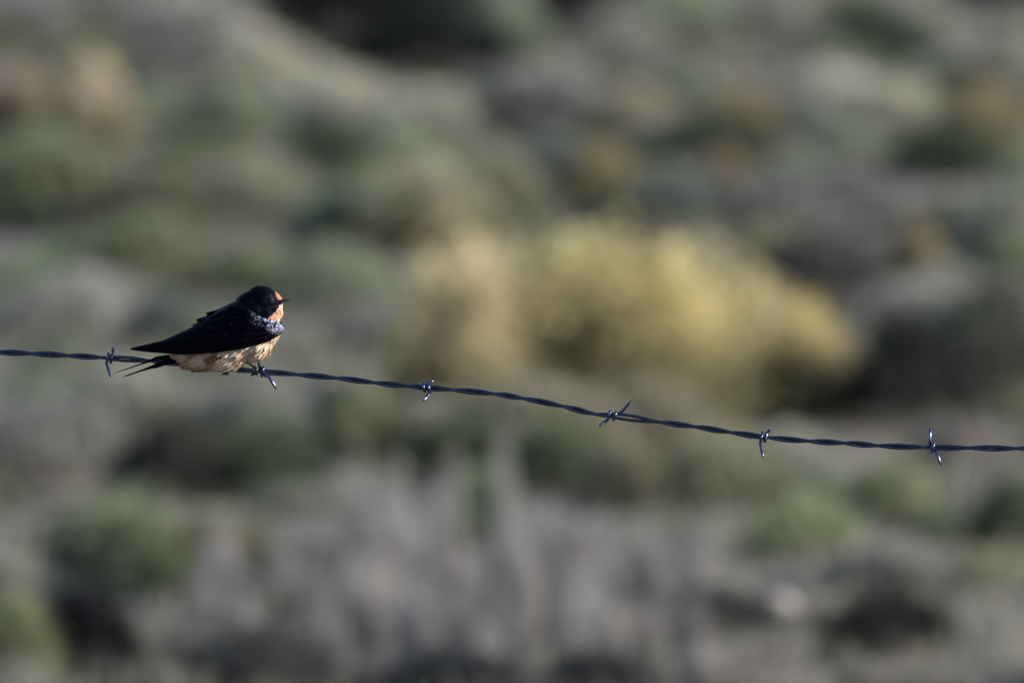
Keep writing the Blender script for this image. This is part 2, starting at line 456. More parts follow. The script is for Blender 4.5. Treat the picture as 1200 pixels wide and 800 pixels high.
# kind, centre x, base y, width, height (photo px), colour, label
L_ = [
 # ---- far rows along the top
 ('bush', 415, 60, 300, 100, SHADE_DARK, 'broad shrub painted near-black for shade at the top edge, above and right of the tan clump'),
 ('bush', 500, 100, 170, 80, SHADE_DARK, 'shrub painted near-black for shade, dipping lowest below the top edge'),
 ('bush', 698, 42, 130, 66, SHADE_DARK, 'small shrub painted near-black for shade at the middle of the top edge'),
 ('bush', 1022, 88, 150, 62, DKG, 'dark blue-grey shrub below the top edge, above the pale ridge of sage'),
 ('bush', 1180, 14, 120, 50, SHADE_DARK, 'shrub painted near-black for shade, cut off by the top right corner'),
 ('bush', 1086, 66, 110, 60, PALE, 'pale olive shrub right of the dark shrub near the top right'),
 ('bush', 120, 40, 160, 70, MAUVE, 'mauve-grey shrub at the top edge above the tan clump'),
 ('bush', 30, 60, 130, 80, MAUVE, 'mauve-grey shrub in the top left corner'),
 ('bush', 225, 75, 190, 90, (0.29, 0.28, 0.26), 'soft grey shrub left of the black shrub at the top edge'),
 ('bush', 300, 105, 140, 70, PALE, 'pale yellowish shrub just under the left end of the black shrub'),
 ('bush', 590, 85, 130, 90, SAGE, 'grey-green shrub between the two black shrubs at the top edge'),
 ('bush', 790, 60, 170, 80, SAGE, 'grey-green shrub at the top edge, right of the smaller black shrub'),
 ('bush', 900, 55, 140, 75, (0.29, 0.28, 0.25), 'light grey shrub at the top edge, left of the pale olive shrub'),
 ('bush', 1180, 90, 90, 60, PALE, 'pale shrub against the right edge near the top'),
 # ---- second rows
 ('broom', 105, 178, 115, 100, (0.56, 0.48, 0.35), 'peach-tan rabbitbrush clump near the upper left corner'),
 ('broom', 20, 170, 120, 85, (0.42, 0.35, 0.25), 'pale tan clump cut off by the left edge near the top', ),
 ('bush', 185, 150, 150, 85, (0.15, 0.145, 0.13), 'dusky grey shrub right of the peach-tan clump'),
 ('bush', 270, 175, 150, 80, SAGE, 'grey-green shrub below the pale shrub and left of the dark green one'),
 ('bush', 385, 150, 220, 70, PALE, 'pale grey-green shrub right under the big black shrub'),
 ('bush', 500, 170, 170, 66, PALE, 'pale straw-green shrub under the right end of the black shrub'),
 ('bush', 380, 225, 110, 72, DKG, 'dark green shrub above the middle of the swallow and the yellow bush'),
 ('bush', 640, 165, 180, 85, MAUVE, 'mauve-grey shrub under the smaller black shrub'),
 ('broom', 740, 175, 130, 70, (0.38, 0.33, 0.24), 'dull tan clump above the golden-green tuft'),
 ('broom', 870, 165, 110, 60, (0.34, 0.28, 0.17), 'dull ochre clump in the upper right, left of the pale ridge'),
 ('bush', 830, 205, 130, 62, DKG, 'dark green shrub under the dull ochre clump'),
 ('bush', 970, 140, 170, 66, (0.39, 0.38, 0.32), 'palest silvery shrub in the upper right'),
 ('bush', 1040, 160, 160, 65, PALE, 'pale sage right of the silvery shrub'),
 ('broom', 1155, 168, 120, 66, (0.37, 0.31, 0.18), 'ochre clump near the upper right edge'),
 ('bush', 1120, 120, 110, 40, DKG, 'dark green shrub just above the ochre clump on the right'),
 ('bush', 1110, 215, 120, 60, DKG, 'dark olive shrub below the ochre clump on the right'),
 # ---- middle rows
 ('bush', 60, 270, 210, 105, OLIVE, 'olive green shrub at the left edge above the wire'),
 ('bush', 30, 215, 120, 60, GREEN, 'green shrub at the left edge under the pale tan clump'),
 ('bush', 180, 275, 160, 80, (0.16, 0.155, 0.10), 'dark olive shrub left of centre above the swallow'),
 ('bush', 165, 340, 180, 85, OLIVE, 'olive green shrub left of the swallow head'),
 ('bush', 300, 270, 160, 85, (0.25, 0.26, 0.18), 'grey olive shrub straight above the swallow'),
 ('broom', 500, 300, 190, 105, (0.42, 0.40, 0.27), 'pale straw clump up and left of the big yellow bush'),
 ('broom', 580, 265, 140, 85, (0.36, 0.35, 0.25), 'straw-green clump above the left part of the yellow bush'),
 ('bush', 400, 300, 160, 80, SAGE, 'grey-green shrub between the swallow and the straw clump'),
 ('broom', 705, 262, 95, 90, (0.38, 0.31, 0.15), 'golden-green tuft standing above the big yellow bush'),
 ('bush', 640, 225, 120, 70, BLUEG, 'blue-grey shrub left of the golden-green tuft'),
 ('bush', 790, 275, 170, 80, BLUEG, 'blue-grey shrub right of the golden-green tuft'),
 ('broom', 850, 225, 80, 45, (0.36, 0.28, 0.19), 'small reddish tan tuft above the right part of the yellow bush'),
 ('bush', 900, 275, 180, 66, MAUVE, 'mauve-grey shrub above the right shoulder of the yellow bush'),
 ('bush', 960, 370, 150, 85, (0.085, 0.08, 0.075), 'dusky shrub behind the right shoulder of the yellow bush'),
 ('bush', 990, 245, 130, 55, MAUVE, 'mauve-grey shrub above the rusty ochre clump'),
 ('broom', 1070, 330, 82, 66, ORG, 'rusty ochre clump to the upper right of the yellow bush'),
 ('bush', 1120, 300, 130, 75, (0.20, 0.215, 0.155), 'grey-green shrub behind the rusty ochre clump'),
 ('bush', 1180, 320, 130, 105, (0.26, 0.27, 0.21), 'grey-green shrub at the right edge, level with the rusty clump'),
 ('bush', 1080, 385, 180, 60, (0.30, 0.29, 0.26), 'light grey shrub over the black hollow, right of the yellow bush'),
 ('bush', 90, 400, 220, 85, (0.29, 0.285, 0.26), 'light grey shrub at the left, just above the wire'),
 ('bush', 190, 420, 90, 85, BLUEG, 'dark blue-green shrub behind the swallow wing'),
 ('bush', 390, 370, 170, 85, SAGE, 'grey shrub right of the swallow head'),
 ('bush', 440, 425, 160, 70, (0.2, 0.2, 0.185), 'dull grey shrub at the left foot of the yellow bush'),
 # ---- the big yellow bush and its neighbours
 ('broom', 712, 514, 330, 220, YEL, 'biggest bush, a domed yellow rabbitbrush in the middle', None, None, 0),
 ('broom', 805, 492, 300, 182, (0.55, 0.49, 0.27), 'yellow rabbitbrush between the biggest bush and the golden one', None, None, 1),
 ('broom', 885, 482, 250, 142, GOLD, 'golden rabbitbrush farthest right in the big yellow clump', None, None, 2),
 ('broom', 925, 496, 150, 105, (0.60, 0.50, 0.26), 'low golden rabbitbrush at the right foot of the big yellow clump'),
 ('broom', 545, 518, 215, 218, (0.64, 0.545, 0.32), 'peach-tan rabbitbrush hugging the left side of the biggest bush'),
 ('broom', 620, 508, 250, 206, (0.54, 0.485, 0.235), 'straw yellow rabbitbrush between the peach-tan one and the biggest bush'),
 ('bush', 640, 552, 250, 105, (0.27, 0.255, 0.17), 'brownish olive shrub in front of the foot of the biggest bush'),
 ('bush', 505, 530, 150, 66, (0.24, 0.245, 0.20), 'grey olive shrub in front of the peach-tan rabbitbrush'),
 ('bush', 755, 545, 190, 100, (0.28, 0.26, 0.17), 'brown-grey shrub crossing the wire below the yellow clump'),
 ('bush', 1072, 500, 140, 108, (0.03, 0.036, 0.033), 'shrub painted near-black for shade, right of the golden rabbitbrush'),  # shade painted as a near-black leaf colour
 ('bush', 1035, 480, 90, 66, SHADE_DARK, 'small shrub painted near-black for shade, touching the golden rabbitbrush on its right'),
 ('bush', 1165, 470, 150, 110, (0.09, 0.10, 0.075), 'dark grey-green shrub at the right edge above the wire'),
 # ---- under the wire
 ('bush', 150, 505, 210, 80, (0.28, 0.285, 0.23), 'grey-green shrub just under the wire at the left'),
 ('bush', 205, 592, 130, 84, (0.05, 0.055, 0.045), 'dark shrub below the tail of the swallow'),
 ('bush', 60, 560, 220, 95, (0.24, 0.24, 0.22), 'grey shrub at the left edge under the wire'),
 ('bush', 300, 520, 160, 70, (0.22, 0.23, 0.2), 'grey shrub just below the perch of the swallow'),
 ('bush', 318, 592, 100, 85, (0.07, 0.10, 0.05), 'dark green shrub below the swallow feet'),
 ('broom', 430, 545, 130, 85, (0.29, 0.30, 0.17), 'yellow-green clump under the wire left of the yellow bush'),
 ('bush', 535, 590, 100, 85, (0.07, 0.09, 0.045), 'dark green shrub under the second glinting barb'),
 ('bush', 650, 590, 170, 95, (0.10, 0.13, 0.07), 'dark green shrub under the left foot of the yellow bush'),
 ('bush', 610, 520, 130, 60, (0.2, 0.2, 0.15), 'dull olive shrub touching the wire left of the yellow bush foot'),
 ('bush', 735, 600, 140, 80, (0.19, 0.18, 0.11), 'brownish olive shrub under the middle of the yellow bush'),
 ('bush', 845, 600, 180, 92, (0.22, 0.23, 0.13), 'olive green shrub under the right foot of the yellow bush'),
 ('bush', 925, 575, 150, 74, (0.3, 0.3, 0.25), 'pale grey shrub just under the wire at the fifth barb'),
 ('bush', 940, 655, 150, 75, (0.23, 0.28, 0.12), 'bright green clump below the wire on the right'),
 ('bush', 1050, 640, 130, 105, (0.21, 0.24, 0.12), 'green shrub under the last barb'),
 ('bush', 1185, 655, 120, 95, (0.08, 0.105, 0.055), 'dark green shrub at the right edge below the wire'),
 ('bush', 1110, 560, 130, 70, (0.24, 0.22, 0.2), 'mauve-grey shrub hanging just below the wire end at the right'),
 ('bush', 145, 690, 200, 108, (0.20, 0.235, 0.13), 'bright green shrub in the lower left'),
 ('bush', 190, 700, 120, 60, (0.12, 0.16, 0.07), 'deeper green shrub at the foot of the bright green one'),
 ('broom', 250, 690, 160, 80, (0.27, 0.25, 0.14), 'yellowish green clump right of the bright green shrub'),
 ('bush', 100, 800, 115, 95, (0.018, 0.02, 0.025), 'low shrub painted near-black for shade, near the lower left corner'),  # dark shaded patch painted as a near-black shrub
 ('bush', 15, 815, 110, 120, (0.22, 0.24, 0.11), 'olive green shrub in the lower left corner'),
 ('bush', 1048, 775, 150, 70, (0.035, 0.03, 0.03), 'low near-black shrub added for a dark burrow in the lower right'),  # added shrub in place of a burrow, its darkness put into the colour
 ('bush', 1050, 690, 200, 60, (0.3, 0.28, 0.25), 'light grey shrub bridging over the black one in the lower right'),
]
for e in L_:
    plant(*e)

# dry pale bunch grass in the foreground (tall streaks in the lower middle)
GT = 'pale dry grass tufts in the lower middle'
for i in range(100):
    cx = rs.uniform(240, 830); base = rs.uniform(675, 815)
    zx = ('left third', 'middle third', 'right third')[min(2, max(0, int((cx - 240) / 197)))]
    zy = 'front' if base > 750 else 'back'
    lb = 'tall pale mauve-grey dry grass tuft in the %s rows, %s of the pale grass' % (zy, zx)
    plant('tuft', cx, base, rs.uniform(45, 110), rs.uniform(50, 155) * (1.15 if 400 < cx < 680 else 0.85),
          tuple(np.array(LILAC) * rs.uniform(0.55, 1.2) * np.array([1, rs.uniform(0.96, 1.0), rs.uniform(0.94, 1.04)])),
          lb, lb.replace('tuft', 'tufts'))
for i in range(26):
    cx = rs.uniform(820, 1260); base = rs.uniform(800, 890)
    plant('tuft', cx, base, rs.uniform(100, 170), rs.uniform(50, 85), tuple(np.array(LILAC) * rs.uniform(0.6, 1.0) * np.array([1, 0.95, 0.85])),
          'one of the low brownish dry grass tufts along the lower right edge', 'low dry grass tufts at the lower right')
for i in range(10):
    cx = rs.choice([rs.uniform(-20, 30), rs.uniform(170, 260)]); base = rs.uniform(780, 870)
    plant('tuft', cx, base, rs.uniform(100, 160), rs.uniform(50, 90), tuple(np.array(LILAC) * rs.uniform(0.5, 0.9) * np.array([0.95, 1.0, 0.85])),
          'one of the low dull grass tufts along the lower left edge', 'low dull grass tufts at the lower left')

for i, (cx, base, hh) in enumerate([(470, 690, 190), (532, 700, 215), (590, 690, 230), (640, 700, 130), (760, 700, 120), (1065, 640, 120), (1130, 650, 150)]):
    plant('tuft', cx, base, 42, hh, (0.36, 0.35, 0.32), 'thin tall pale grass stalks, number'.split(',')[0] + ' ' +
          ('left of the two taller ones in the middle', 'between two other tall ones, below the third barb', 'tallest of them, below the third barb',
           'just left of the fourth barb, low down', 'just right of the fourth barb, low down', 'under the last barb, left side', 'under the last barb, right side')[i])
for i, (cx, base, ww, hh) in enumerate([(300, 820, 170, 75), (520, 840, 160, 70), (700, 830, 130, 60), (480, 770, 70, 60), (840, 745, 120, 50)]):  # stand in for shade low in the grass, darkness put into their colour
    plant('bush', cx, base, ww, hh, (0.05, 0.055, 0.06), 'low shrub painted dark for the shade among the pale dry grass, ' +
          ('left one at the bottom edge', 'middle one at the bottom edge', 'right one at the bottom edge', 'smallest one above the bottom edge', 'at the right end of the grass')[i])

# filler sagebrush between the landmarks
FG = 'small grey sagebrush filling the slope'
rows = [20, 45, 70, 100, 130, 160, 195, 230, 270, 310, 350, 395, 440, 490, 540, 590, 640, 690]
for r, y0 in enumerate(rows):
    n = 7
    for i in range(n):
        cx = -60 + (i + rs.uniform(0.1, 0.9)) * 1330 / n
        base = y0 + rs.uniform(-12, 12)
        if 480 < cx < 1150 and 400 < base < 560: continue
        if 950 < cx < 1150 and 690 < base: continue
        if 260 < cx < 600 and base < 125: continue
        if 620 < cx < 780 and base < 60: continue
        c = np.array([SAGE, (0.24, 0.26, 0.21), (0.17, 0.22, 0.11), OLIVE, (0.27, 0.275, 0.24)][rs.randint(5)]) * rs.uniform(0.7, 1.15)
        if cx < 480 and 180 < base < 600: c = c * np.array([0.88, 1.0, 0.78])
        zy = ('near the top edge', 'on the upper slope', 'level with the swallow', 'just below the wire', 'on the lower slope')[min(4, int(max(0, base)) // 150)]
        zx = ('at the left side', 'left of the middle', 'in the middle', 'right of the middle', 'at the right side')[min(4, max(0, int(cx // 240)))]
        lb = 'small blurred grey sagebrush ' + zy + ', ' + zx
        plant('bush', cx, base, rs.uniform(90, 150), rs.uniform(36, 56), tuple(c), lb, lb.replace('small blurred', 'small'))

# low ground-cover grass
def build_grass():
    rng = np.random.RandomState(3)
    n = 120000
    y = rng.uniform(13, 90, n); x = rng.normal(size=n) * (y * 0.06 + 0.6)
    keep = np.array([noise.noise(Vector((a * 0.9, b * 0.5, 3.3))) > -0.15 for a, b in zip(x, y)])
    x, y = x[keep], y[keep]; n = len(x)
    z = np.array([ground_z(a, b) for a, b in zip(x, y)])
    h = rng.uniform(0.02, 0.09, n)
    B = np.stack([x, y, z - 0.005], axis=1); T = B + np.stack([rng.normal(size=n) * 0.4 * h, rng.normal(size=n) * 0.4 * h, h], axis=1)
    V, F = blade_strips(B, T, np.full(n, 0.007), rng)
    me = mesh_np('grass', V, F, attrs={'tint': np.repeat(rng.uniform(0, 1, n), 6)})
    me.materials.append(M_blade)
    o = link(bpy.data.objects.new('grass', me)); o.color = (0.22, 0.215, 0.17, 1)
    tag(o, 'short dry grass growing over the soil between the shrubs', 'grass', kind='stuff')
build_grass()

# the scrub goes on beyond the edges of the picture: one mass nobody could count
def build_scrub():
    rng = np.random.RandomState(31)
    protos = []
    for sd_ in (51, 52, 53):
        f, st = bush_proto(sd_, 1000, 30)
        v = np.empty(len(f.vertices) * 3, dtype=np.float32); f.vertices.foreach_get('co', v); v = v.reshape(-1, 3)
        li = np.empty(len(f.loops), dtype=np.int32); f.loops.foreach_get('vertex_index', li)
        t = np.empty(len(f.vertices), dtype=np.float32); f.attributes['tint'].data.foreach_get('value', t)
        protos.append((v, li.reshape(-1, 4), t))
        bpy.data.meshes.remove(f); bpy.data.meshes.remove(st)
    VV, FF, TT = [], [], []; off = 0; cnt = 0
    while cnt < 520:
        y = 12 + 88 * rng.uniform(0, 1) ** 1.2; x = rng.uniform(-1, 1) * (4 + y * 0.14)
        if y < 58 and abs(x) < y * 0.0475 + 0.35 and y > 17.5: continue
        if y <= 17.5 and abs(x) < 1.3: continue
        v, f, t = protos[rng.randint(3)]
        w_ = rng.uniform(0.35, 0.8) * (0.7 if y < 18 else 1); h_ = w_ * rng.uniform(0.4, 0.62)
        a = rng.uniform(0, 6.28); ca_, sa = math.cos(a), math.sin(a)
        q = np.stack([(v[:, 0] * ca_ - v[:, 1] * sa) * w_ + x, (v[:, 0] * sa + v[:, 1] * ca_) * w_ + y, v[:, 2] * h_ + ground_z(x, y) - 0.01], axis=1)
        VV.append(q); FF.append(f + off); TT.append(np.clip(t * 0.6 + rng.uniform(-0.1, 0.45), 0, 1)); off += len(v); cnt += 1
    me = mesh_np('sagebrush_scrub', np.concatenate(VV), np.concatenate(FF), attrs={'tint': np.concatenate(TT)})
    me.materials.append(M_leaf)
    o = link(bpy.data.objects.new('sagebrush_scrub', me)); o.color = (*soften(SAGE), 1)
    tag(o, 'continuous grey-green sagebrush scrub spreading up the far slope', 'scrub', kind='stuff')
build_scrub()

# pale stone added in place of a glint, giving the round blur spot
def build_glint_stone():
    p, d = on_ground(908, 700)
    bm = bmesh.new(); bmesh.ops.create_icosphere(bm, subdivisions=3, radius=0.03)
    for v in bm.verts:
        v.co *= 1 + 0.25 * noise.noise(v.co * 30); v.co.z *= 0.7
    me = bpy.data.meshes.new('stone'); bm.to_mesh(me); bm.free(); me.materials.append(M_rock)
    o = link(bpy.data.objects.new('stone', me)); o.location = p + Vector((0, -0.3, 0.01))
    tag(o, 'small pale stone added as a glint spot, left of the black looking shrub in the lower right', 'stone')
build_glint_stone()

# ------------------------------------------------------------------ barbed wire
def catmull(keys, x):
    xs = [k[0] for k in keys]; ys = [k[1] for k in keys]
    i = max(0, min(len(xs) - 2, int(np.searchsorted(xs, x)) - 1))
    x0, x1 = xs[i], xs[i + 1]; t = (x - x0) / (x1 - x0)
    m0 = (ys[i + 1] - ys[max(i - 1, 0)]) / (xs[i + 1] - xs[max(i - 1, 0)])
    m1 = (ys[min(i + 2, len(xs) - 1)] - ys[i]) / (xs[min(i + 2, len(xs) - 1)] - xs[i])
    h = x1 - x0
    return (2*t**3 - 3*t*t + 1) * ys[i] + (t**3 - 2*t*t + t) * h * m0 + (-2*t**3 + 3*t*t) * ys[i+1] + (t**3 - t*t) * h * m1

WY = [(-3000, 330), (-1200, 375), (-300, 404), (0, 412.8), (40, 414.4), (80, 416.5), (120, 419), (160, 421.5), (200, 425), (240, 429.5), (275, 433), (308, 435.3), (340, 438), (400, 443.5), (440, 448.5),
      (475, 451.8), (500, 454.2), (532, 456.8), (580, 461.5), (614, 466.8), (658, 475.5), (697, 485), (717, 486.8), (760, 492.5), (815, 500), (860, 507), (893, 511.7), (950, 516.8), (990, 519),
      (1029, 522), (1090, 524.3), (1140, 524.8), (1200, 525.3), (1600, 522), (2600, 505), (4000, 470)]
CROSS = [37, 80, 119, 178, 222, 262, 300, 350, 395, 440, 476, 531, 579, 613, 660, 697, 775, 815, 857, 902, 949, 990, 1029, 1084, 1135, 1191]
full = list(CROSS)
while full[0] > -2800: full.insert(0, full[0] - 44)
while full[-1] < 3800: full.append(full[-1] + 46)
def wpoint(px, off_z=0.0, off_y=0.0):
    """point on the wire's axis at photo column px, offsets in pixels of the wire plane"""
    py = catmull(WY, px)
    p = at(px, py)
    return p + Vector((0, off_y * PX, off_z * PX))
def phase(px):
    i = max(0, min(len(full) - 2, int(np.searchsorted(full, px)) - 1))
    return math.pi * (i + (px - full[i]) / (full[i + 1] - full[i]))

def tube(points, radii, name, mat, parent=None, seg=10, smooth=True, origin=None, chisel=False):
    P = [Vector(p) for p in points]; n = len(P)
    V, F = [], []
    T = [(P[min(i + 1, n - 1)] - P[max(i - 1, 0)]).normalized() for i in range(n)]
    nrm = T[0].orthogonal().normalized()
    for i in range(n):
        nrm = (nrm - T[i] * nrm.dot(T[i])).normalized(); bn = T[i].cross(nrm)
        r = radii[i] if hasattr(radii, '__len__') else radii
        for j in range(seg):
            a = 2 * math.pi * j / seg
            V.append(P[i] + (nrm * math.cos(a) + bn * math.sin(a)) * r)
    for i in range(n - 1):
        for j in range(seg):
            F.append([i * seg + j, i * seg + (j + 1) % seg, (i + 1) * seg + (j + 1) % seg, (i + 1) * seg + j])
    F.append(list(range(seg))[::-1]); F.append([(n - 1) * seg + j for j in range(seg)])
    if origin is not None:
        V = [v - origin for v in V]
    me = bpy.data.meshes.new(name); me.from_pydata([tuple(v) for v in V], [], F); me.update()
    for p in me.polygons: p.use_smooth = smooth and len(p.vertices) == 4
    me.materials.append(mat)
    o = bpy.data.objects.new(name, me)
    link(o, parent)
    return o

W0 = wpoint(600)
wire = link(bpy.data.objects.new('barbed_wire', None)); wire.location = W0
wire.empty_display_size = 0.05
tag(wire, 'twisted two-strand barbed wire with six barbs, the swallow perched on it', 'barbed wire')
rr_ = 1.85
for s in (0, 1):
    pts = []
    x = -2600.0
    while x <= 3600:
        ph = phase(x) + s * math.pi
        sep = rr_ * 0.99
        if 700 < x < 772: sep = rr_ * (1.06 + 0.42 * math.sin(math.pi * (x - 700) / 72))
        if 120 < x < 178: sep = rr_ * (0.99 + 0.10 * math.sin(math.pi * (x - 120) / 58))
        wob = 0.35 * noise.noise(Vector((x * 0.02, s * 9.1, 0)))
        pts.append(wpoint(x, sep * math.sin(ph) + wob, sep * math.cos(ph)))
        x += 3.0 if -60 < x < 1260 else 9.0
    tube(pts, rr_ * PX, 'strand', M_wire, wire, seg=12, origin=W0)

def barb(cx, x0, x1, turns, A, B, Ay, By, ph0, direction=1, r=1.8):
    """A, B = pixel tips; Ay, By = depth offset (px, negative = toward camera) of the tips; coil runs x0 -> x1"""
    R = 2 * rr_ + r * 0.6 if False else rr_ * 2.0 + r * 0.75
    coil = []
    n = int(20 * turns)
    for i in range(n + 1):
        t = i / n; xx = x0 + (x1 - x0) * t; a = ph0 + direction * 2 * math.pi * turns * t
        # the coil hugs the two strands: an oval around their plane
        ps = phase(xx)
        ex = abs(math.cos(a - (math.pi / 2 - ps)))
        Rr = (rr_ + r) * 1.02 + (rr_ * 0.85) * ex
        coil.append(wpoint(xx, Rr * math.sin(a), -Rr * math.cos(a)))
    a_t = at(*A) + Vector((0, Ay * PX, 0)); b_t = at(*B) + Vector((0, By * PX, 0))
    c0, c1 = coil[0], coil[-1]
    def leg(tip, c, cn):
        out = (c - cn).normalized() * (c - tip).length * 0.33
        p1 = c + out
        return [tip * (1 - t) ** 2 + p1 * 2 * t * (1 - t) + c * t * t for t in [i / 10 for i in range(10)]]
    pa = leg(a_t, c0, coil[1]); pb = leg(b_t, c1, coil[-2])
    pts = pa + coil + pb[::-1]
    rads = [r * PX] * len(pts)
    for k, f in enumerate((0.14, 0.75, 1.0)):
        rads[k] = r * PX * f; rads[-1 - k] = r * PX * f
    tube(pts, rads, 'barb', M_barb, wire, seg=12, origin=W0)
pi = math.pi
# ph0: 0 = coil starts nearest the camera, pi/2 = starts on top
barb(128, 124.5, 132.0, 1.5, (129.5, 442.5), (132.5, 405.2), 3, -4, -pi/2 - 0.4, 1, 1.85)
barb(308, 304.5, 311.5, 1.6, (302.6, 412.6), (323.8, 456.2), -2, -6, pi/2, 1, 1.95)
barb(500, 494.5, 504, 1.6, (509, 446.5), (495.5, 469.5), 9, -9, pi/2 + 0.3, -1, 1.9)
barb(717, 712, 723, 1.6, (701.3, 499.3), (739.5, 468.8), -5, -4, -pi/2, 1, 1.9)
barb(895, 891, 898.5, 1.5, (894.5, 537), (903, 502), -4, -2, -pi/2, 1, 1.8)
barb(1094, 1090, 1096.5, 1.5, (1090, 500.2), (1103, 546), 2, -3, pi/2, 1, 1.85)

# ------------------------------------------------------------------ swallow
# bird drawn in "zu" units: 1 zu = K metres; (u right, v down) as seen, y toward the back
K = PX / 5.7143
U0, V0 = 770.0, 645.0
def Z(u, v, y=0.0):
    return Vector(((u - U0) * K, y * K, -(v - V0) * K))
bird = link(bpy.data.objects.new('swallow', None)); bird.empty_display_size = 0.02
perch = at(140 + U0 / 5.7143, 320 + V0 / 5.7143)
bird.location = perch + Vector((0, -0.004, 0))
bird.rotation_euler = (0, 0, 0)
tag(bird, 'small blue-black swallow with rusty throat and buff belly perched on the barbed wire facing right', 'bird')

def ellipsoid(bm, u, v, a, b, dep, ang=0.0, y=0.0):
    """a, b semi-axes in the picture plane; dep half depth; ang = rise of the a axis to the right, degrees"""
    M = Matrix.Translation(Z(u, v, y)) @ Matrix.Rotation(-rad(ang), 4, 'Y') @ Matrix.Diagonal((a * K, dep * K, b * K, 1))
    bmesh.ops.create_uvsphere(bm, u_segments=32, v_segments=20, radius=1.0, matrix=M)

def build_body():
    bm = bmesh.new()
    ellipsoid(bm, 805, 412, 290, 182, 150, 27)
    ellipsoid(bm, 900, 380, 190, 165, 150, 20)
    ellipsoid(bm, 700, 558, 170, 104, 135, 4)
    ellipsoid(bm, 605, 575, 205, 82, 95, 8)
    ellipsoid(bm, 780, 540, 108, 68, 95, 30, -40)      # thigh feathering, near side
    ellipsoid(bm, 775, 540, 108, 66, 95, 30, 40)
    ellipsoid(bm, 915, 480, 120, 110, 130, 50)
    ellipsoid(bm, 950, 192, 118, 113, 108, 0)          # head
    ellipsoid(bm, 1022, 185, 70, 64, 72, 0)
    ellipsoid(bm, 1065, 190, 34, 32, 36, 0)
    ellipsoid(bm, 1025, 250, 76, 72, 80, -60)          # throat
    ellipsoid(bm, 885, 240, 130, 120, 118, 30)
    ellipsoid(bm, 862, 222, 82, 66, 85, 35)
    ellipsoid(bm, 970, 310, 105, 110, 125, 0)
    ellipsoid(bm, 520, 520, 190, 62, 60, 14)           # rump
    me = bpy.data.meshes.new('raw'); bm.to_mesh(me); bm.free()
    o = bpy.data.objects.new('raw', me); C.objects.link(o)
    m = o.modifiers.new('r', 'REMESH'); m.mode = 'VOXEL'; m.voxel_size = 0.00075
    s = o.modifiers.new('s', 'SMOOTH'); s.iterations = 14; s.factor = 0.6
    dg = bpy.context.evaluated_depsgraph_get(); dg.update()
    ev = bpy.data.meshes.new_from_object(o.evaluated_get(dg))
    bpy.data.objects.remove(o); bpy.data.meshes.remove(me)
    return ev
body_me = build_body()
body_me.name = 'body'
nv = len(body_me.vertices)
co = np.empty(nv * 3, dtype=np.float32); body_me.vertices.foreach_get('co', co); co = co.reshape(-1, 3)
nm = np.empty(nv * 3, dtype=np.float32); body_me.vertices.foreach_get('normal', nm); nm = nm.reshape(-1, 3)
LOWK = [(0, 520), (180, 524), (290, 530), (400, 540), (500, 533), (620, 524), (700, 515), (800, 500), (880, 480), (1000, 450), (1045, 430), (1080, 405), (1200, 340)]
def interp(keys, x):
    return float(np.interp(x, [k[0] for k in keys], [k[1] for k in keys]))
CREAM = np.array((0.44, 0.365, 0.285)); RUF = np.array((0.25, 0.14, 0.08)); GAP_SHADE = np.array((0.10, 0.045, 0.02)); BB = np.array((0.004, 0.0045, 0.011)); THR = np.array((0.34, 0.16, 0.085))
def plumage(u, v, y):
    """colour pattern of the swallow, with shade in belly feather gaps painted brown"""
    nz = noise.noise(Vector((u * 0.012, v * 0.018, y * 0.012))); nz2 = noise.noise(Vector((u * 0.05, v * 0.05, y * 0.05 + 3)))
    e = nz2 * 14
    # forehead
    if u + e * 0.6 > 1040 + (v - 95) * 0.25 and v < 172 and v > 95 and u < 1110: return THR * (0.9 + 0.3 * nz2)
    # face below the bill
    line = 1005 + (300 - v) * 0.86
    if 186 < v < 318 and u + e > line: return THR * (1 - 0.0) * (1 + 0.25 * nz2) if u < 1062 + e else THR * 0.5 + CREAM * 0.5
    if v < 340: return BB
    low = interp(LOWK, u)
    if v + e * 0.5 < low - 25 and u < 1050: return BB
    f = min(1, max(0, 0.46 + 1.9 * nz + 0.25 * nz2)) * (0.75 if u > 700 else 1.0)
    if u < 700: f = min(1, f + (700 - u) / 600)
    c = CREAM * (1 - f) + RUF * f
    if nz + 0.2 * nz2 > 0.36: c = c * 0.35 + GAP_SHADE * 0.65  # shaded gaps between belly feathers, painted dark brown
    return c
uu = co[:, 0] / K + U0; vv = -co[:, 2] / K + V0; yy = co[:, 1] / K
# slight feather lumpiness of the surface
for i in range(nv):
    d_ = 5.0 * noise.noise(Vector((uu[i] * 0.02, vv[i] * 0.035, yy[i] * 0.02))) + 2.2 * noise.noise(Vector((uu[i] * 0.07, vv[i] * 0.1, yy[i] * 0.07)))
    co[i] += nm[i] * d_ * K
body_me.vertices.foreach_set('co', co.ravel())
colr = np.array([plumage(a, b_, c_) for a, b_, c_ in zip(uu, vv, yy)], dtype=np.float32)
ca = body_me.color_attributes.new('plumage', 'FLOAT_COLOR', 'POINT')
c4 = np.ones((nv, 4), dtype=np.float32); c4[:, :3] = colr; ca.data.foreach_set('color', c4.ravel())
body_me.materials.clear(); body_me.materials.append(M_soft); body_me.materials.append(M_dark)
dark_v = colr.sum(axis=1) < 0.05
for p in body_me.polygons:
    p.use_smooth = True
    if all(dark_v[i] for i in p.vertices): p.material_index = 1
body_me.update()
body = link(bpy.data.objects.new('body', body_me), bird)
bvh = BVHTree.FromPolygons([tuple(c) for c in co], [tuple(p.vertices) for p in body_me.polygons])

